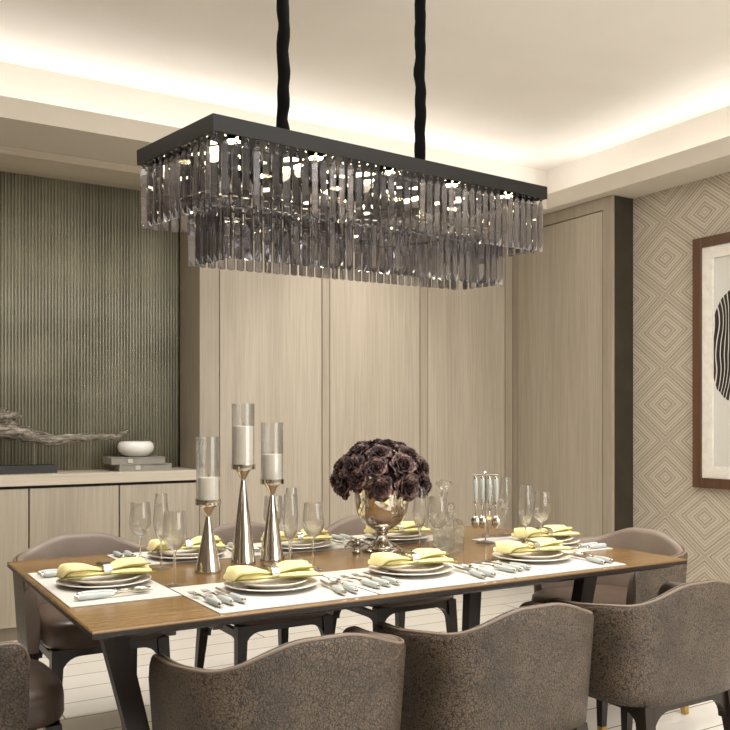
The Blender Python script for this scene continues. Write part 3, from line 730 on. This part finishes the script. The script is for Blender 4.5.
# ------------------------------------------------------------------ decanters, tumbler
root = empty('decanter', (2.085, 2.83, TZ+.0006)); tag(root, 'tall clear round decanter with a mushroom stopper right of the bowl', 'decanter')
MB().lathe([(0, 0), (.040, 0), (.044, .004), (.045, .09), (.040, .115), (.020, .14), (.014, .16), (.013, .205), (.018, .215), (.016, .216), (.0105, .205), (.011, .16), (.017, .142), (.036, .114), (.041, .09), (.040, .014), (0, .012)], 32).obj('body', 'clear_glass', root, 60)
MB().lathe([(0, .19), (.009, .19), (.0105, .216), (.010, .226), (.022, .240), (.034, .250), (.033, .260), (.020, .266), (0, .268)], 28).obj('stopper', 'clear_glass', root, 60)
root = empty('decanter', (2.025, 2.70, TZ+.0006), .35); tag(root, 'short square cut glass decanter with a small stopper behind a wine glass', 'decanter')
mb = MB(); sq = lambda h_, z: [(-h_, -h_, z), (h_, -h_, z), (h_, h_, z), (-h_, h_, z)]
mb.grid([sq(.033, 0), sq(.036, .005), sq(.036, .10), sq(.028, .12), sq(.011, .128), sq(.011, .150), sq(.015, .153), sq(.008, .153), sq(.008, .128), sq(.026, .115), sq(.032, .098), sq(.032, .012)], closed=True); mb.f += [(3, 2, 1, 0), (44, 45, 46, 47)]
for i in range(4):
    M = Matrix.Rotation(i*PI/2, 4, 'Z')
    for a, b in (((-.026, .02), (.026, .09)), ((.026, .02), (-.026, .09)), ((-.026, .055), (.026, .055))):
        mb.tube([(a[0], -.037, a[1]), (b[0], -.037, b[1])], .0018, 5, M=M)
mb.obj('body', 'clear_glass', root, fix=False)
MB().lathe([(0, .14), (.007, .14), (.0078, .154), (.006, .158), (.014, .168), (.015, .178), (.009, .188), (0, .190)], 8).obj('stopper', 'clear_glass', root)
o = MB().lathe([(0, 0), (.028, 0), (.030, .004), (.034, .085), (.0325, .085), (.0285, .012), (0, .010)], 28).obj('tumbler', 'clear_glass', None, 50, (1.962, 2.655, TZ+.0006)); tag(o, 'small clear tumbler between the flute and the square decanter', 'glass')

# ------------------------------------------------------------------ hanging cutlery stand
cx_, cy_ = 2.275, 2.80
root = empty('cutlery_stand', (cx_, cy_, TZ), -.54); tag(root, 'clear stand with a crossbar carrying four hanging utensils', 'cutlery stand')
MB().lathe([(0, 0), (.042, 0), (.043, .004), (.035, .008), (.008, .014), (0, .016)], 32).obj('base', 'clear_glass', root, 50)
MB().tube([(0, 0, .014), (0, 0, .285)], .0035, 10).obj('pole', 'chrome', root, 60)
mb = MB().box((-.052, -.0035, .278), (.052, .0035, .284), .001)
mb.lathe([(0, .284), (.006, .286), (.007, .292), (.003, .298), (0, .300)], 12)
for k in range(4): mb.tube([(-.042+.028*k, 0, .281), (-.042+.028*k, -.012, .281), (-.042+.028*k, -.014, .286)], .0012, 6)
mb.obj('crossbar', 'chrome', root)
names = ['serving spoon', 'slotted spoon', 'serving fork', 'ladle spoon']
Rm = Matrix.Translation((cx_, cy_, TZ)) @ Matrix.Rotation(-.54, 4, 'Z')
for k in range(4):
    p = Rm @ Vector((-.042+.028*k, -.0135 if k != 9 else 0, .276))
    K = FORK if k == 2 else SPOON
    o = K.put(tuple(p), 0, ('leftmost', 'second from the left', 'third from the left', 'rightmost')[k]+' utensil hanging from the clear cutlery stand', 'hanging utensils')
    o.rotation_euler = (-PI/2, 0, -.54)

# ------------------------------------------------------------------ things on the sideboard
SZ = .948
bx, by = 1.612, 5.43
def book(z, w_, d_, h_, dx, rz, label):
    root = empty('book', (bx+dx, by, z), rz); tag(root, label, 'book')
    MB().box((-w_/2, -d_/2, 0), (w_/2, d_/2, .004), .001).box((-w_/2, -d_/2, h_-.004), (w_/2, d_/2, h_), .001).box((-w_/2, -d_/2, .004), (-w_/2+.004, d_/2, h_-.004)).obj('cover', 'book_grey', root)
    MB().box((-w_/2+.004, -d_/2+.004, .004), (w_/2-.004, d_/2-.004, h_-.004)).obj('pages', 'book_grey', root)
    o = MB().box((-w_/2+.10, -d_/2-.001, .008), (-w_/2+.13, -d_/2+.0035, h_-.008)).obj('spine_label', 'book_pages', root); o['label'] = 'pale square mark'
book(SZ, .335, .24, .042, .02, .02, 'lower grey book of the pair under the white bowl')
book(SZ+.042, .335, .24, .042, -.02, -.03, 'upper grey book of the pair, directly under the white bowl')
o = MB().lathe([(0, 0), (.05, 0), (.075, .008), (.105, .035), (.112, .060), (.106, .085), (.092, .097), (.086, .096), (.098, .082), (.103, .060), (.096, .038), (.07, .014), (0, .010)], 48).obj('round_bowl', 'white_ceramic', None, 60, (bx-.012, by-.01, SZ+.084)); tag(o, 'rounded white ceramic bowl standing on two grey books', 'bowl')
root = empty('driftwood_sculpture', (.915, 5.42, SZ)); tag(root, 'weathered driftwood branch on a thin rod and black block base', 'sculpture')
MB().box((-.30, -.07, 0), (.195, .07, .048), .002).obj('base', 'black_lacquer', root)
MB().tube([(.08, 0, .048), (.08, 0, .20)], .0035, 8).obj('rod', 'silver', root)
def branch(pts, rad, seed):
    P_, R_ = [], []; n_ = 60
    for i in range(n_+1):
        t_ = i/n_*(len(pts)-1); j = min(int(t_), len(pts)-2); u = t_-j; u2 = u
        a, b = Vector(pts[j]), Vector(pts[j+1]); P_.append(a.lerp(b, u2)+Vector((0, .006*noise.noise(Vector((i*.22, seed, 0))), .012*noise.noise(Vector((i*.25, seed, 3)))))); R_.append((rad[j]+(rad[j+1]-rad[j])*u)*(1+.28*noise.noise(Vector((i*.5, seed, 7)))))
    P2 = [P_[0]]+[(P_[i-1]+P_[i]*2+P_[i+1])/4 for i in range(1, n_)]+[P_[-1]]
    mb = MB().tube(P2, R_, 14)
    mb.v = [tuple(Vector(q)+Vector((0, 1, 1))*.004*noise.noise(Vector(q)*45)) for q in mb.v]
    return mb
mb = branch([(-.50, .0, .30), (-.25, .01, .275), (-.08, 0, .255), (.05, 0, .222), (.20, 0, .190), (.33, 0, .205), (.46, 0, .212), (.54, .0, .204), (.59, 0, .215), (.64, 0, .245)], [.05, .05, .052, .042, .035, .027, .022, .018, .020, .010], 1)
m2 = branch([(-.45, 0, .40), (-.2, -.01, .37), (-.10, -.01, .335), (-.05, 0, .30), (.0, 0, .26)], [.03, .04, .045, .030, .012], 5); mb.add(m2.v, m2.f)
m3 = branch([(-.1, -.03, .33), (-.03, -.04, .345), (.01, -.03, .33)], [.03, .02, .008], 9); mb.add(m3.v, m3.f)
mb.obj('branch', 'bark', root, True, fix=False)

# ------------------------------------------------------------------ chandelier
CP = Vector((.9552, 2.4495, 2.17)); yaw, roll, pit, CL, CW, CT = .1593, .0185, .0363, 1.5889, .508, .05
A = Vector((math.cos(yaw)*math.cos(pit), math.sin(yaw)*math.cos(pit), math.sin(pit)))
B = Vector((-math.sin(yaw)*math.cos(roll), math.cos(yaw)*math.cos(roll), math.sin(roll)))
Nn = A.cross(B).normalized(); B = Nn.cross(A)
MC = Matrix(((A.x, B.x, Nn.x), (A.y, B.y, Nn.y), (A.z, B.z, Nn.z))).to_4x4()
cen = CP+A*CL/2+B*CW/2
root = empty('crystal_chandelier', tuple(cen)); tag(root, 'long black rectangular chandelier with two tiers of smoky crystal prisms', 'chandelier')
def cpt(u, v_, z=0): return A*(u-CL/2)+B*(v_-CW/2)+Vector((0, 0, z))
mb = MB().box((-CL/2, -CW/2, -.012), (CL/2, CW/2, -.0)).box((-CL/2, -CW/2, -CT), (CL/2, -CW/2+.008, -.012)).box((-CL/2, CW/2-.008, -CT), (CL/2, CW/2, -.012)).box((-CL/2, -CW/2+.008, -CT), (-CL/2+.008, CW/2-.008, -.012)).box((CL/2-.008, -CW/2+.008, -CT), (CL/2, CW/2-.008, -.012))
mb.v = [tuple(MC @ Vector(q)) for q in mb.v]; mb.obj('canopy_frame', 'black_metal', root, fix=False)
# inner hanging frame for the lower tier
IN = .135
mb = MB(); zz_ = -.195
for a, b in (((IN, IN), (CL-IN, IN)), ((CL-IN, IN), (CL-IN, CW-IN)), ((CL-IN, CW-IN), (IN, CW-IN)), ((IN, CW-IN), (IN, IN))):
    mb.tube([cpt(a[0], a[1], zz_), cpt(b[0], b[1], zz_)], .006, 6)
for u in (IN, CL*.5, CL-IN):
    for v_ in (IN, CW-IN): mb.tube([cpt(u, v_, zz_), cpt(u, v_, -.01)], .003, 6)
mb.obj('inner_frame', 'black_metal', root, fix=False)
def crystal_mesh(Lc, w_=.0150, d_=.0095):
    def tri(w2, dr, z, zr): return [(-w2, .005, z), (-w2, .001, z), (0, -dr, zr), (w2, .001, z), (w2, .005, z)]
    mb = MB().grid([tri(w_*.3, .002, -.014, -.014), tri(w_, d_, -.030, -.036), tri(w_, d_, -Lc+.004, -Lc+.030)], closed=True)
    k = len(mb.v); mb.v.append((0, .004, -Lc)); mb.f += [(4, 3, 2, 1, 0)]+[(10+q, 10+(q+1) % 5, k) for q in range(5)]
    mb.lathe([(0, -.014), (.006, -.009), (.007, -.005), (.004, .0), (0, .001)], 6)
    return mb
up_me = crystal_mesh(.222).mesh('upper_crystal'); up_me.materials.append(MATS['smoky_crystal'])
lo_me = crystal_mesh(.200).mesh('lower_crystal'); lo_me.materials.append(MATS['smoky_crystal'])
stuff = MB()
def perimeter(inset, nL, nW):
    for i in range(nL):
        u = inset+(CL-2*inset)*i/(nL-1); yield u, inset, 0, True; yield u, CW-inset, PI, False
    for i in range(1, nW-1):
        v_ = inset+(CW-2*inset)*i/(nW-1); yield inset, v_, -PI/2, True; yield CL-inset, v_, PI/2, False
count = 0
for tier, (inset, nL, nW, z, me) in enumerate(((.018, 42, 13, -.048, up_me), (IN, 35, 7, -.205, lo_me))):
    src = crystal_mesh(.222 if tier == 0 else .200)
    for u, v_, a, vis in perimeter(inset, nL, nW):
        p = cpt(u, v_, z); rz = yaw+a+random.uniform(-.14, .14)
        if vis:
            o = bpy.data.objects.new('crystal_prism', me); COL.objects.link(o); o.parent = root; o.location = p; o.rotation_euler = (0, 0, rz); count += 1
        else: stuff.add(src.v, src.f, Matrix.Translation(p) @ Matrix.Rotation(rz, 4, 'Z'))
o = stuff.obj('crystal_prism', 'smoky_crystal', root, fix=False); o['kind'] = 'stuff'
# led lamps under the canopy
for u in (.13, .46, .79, 1.12, 1.45):
    for v_ in (.10, CW-.10):
        p = cpt(u, v_, -.040)
        o = MB().lathe([(0, .026), (.030, .026), (.030, .002), (.026, 0), (0, 0)], 20).obj('lamp_housing', 'black_metal', root, 40, p)
        MB().lathe([(0, -.003), (.022, -.002), (.024, .0), (0, .0005)], 20).obj('led_disc', 'lamp_glow', o, 40)
        spot('chandelier_led', tuple(cen+p+Vector((0, 0, -.02))), 4, 140, .6, .02, (1, .85, .58))
# fabric-wrapped cords
def cord(u, v_, sd):
    pts = []; R_ = []
    H_ = HC-cen.z-.002
    for i in range(41):
        t_ = i/40; c = cpt(u, v_, 0); z0_ = c.z+.002
        pts.append((c.x+.006*noise.noise(Vector((i*.3, sd, 0))), c.y+.006*noise.noise(Vector((i*.3, sd, 4))), z0_+(H_-z0_)*t_)); R_.append((.022 if i > 3 else .008+.0047*i)*(1+.22*noise.noise(Vector((i*.45, sd, 9)))))
    MB().tube(pts, R_, 14).obj('hanging_cord', 'black_cloth', root, True)
CORD_U = (.432, 1.10)
for k, u in enumerate(CORD_U): cord(u, CW/2, k*3.1)
for k, o in enumerate([q for q in bpy.data.objects if q.get('category') == 'chair' and (q.location.y > 3.4 or q.location.x > 2.8)]): o.scale = (1, 1, 1.04)
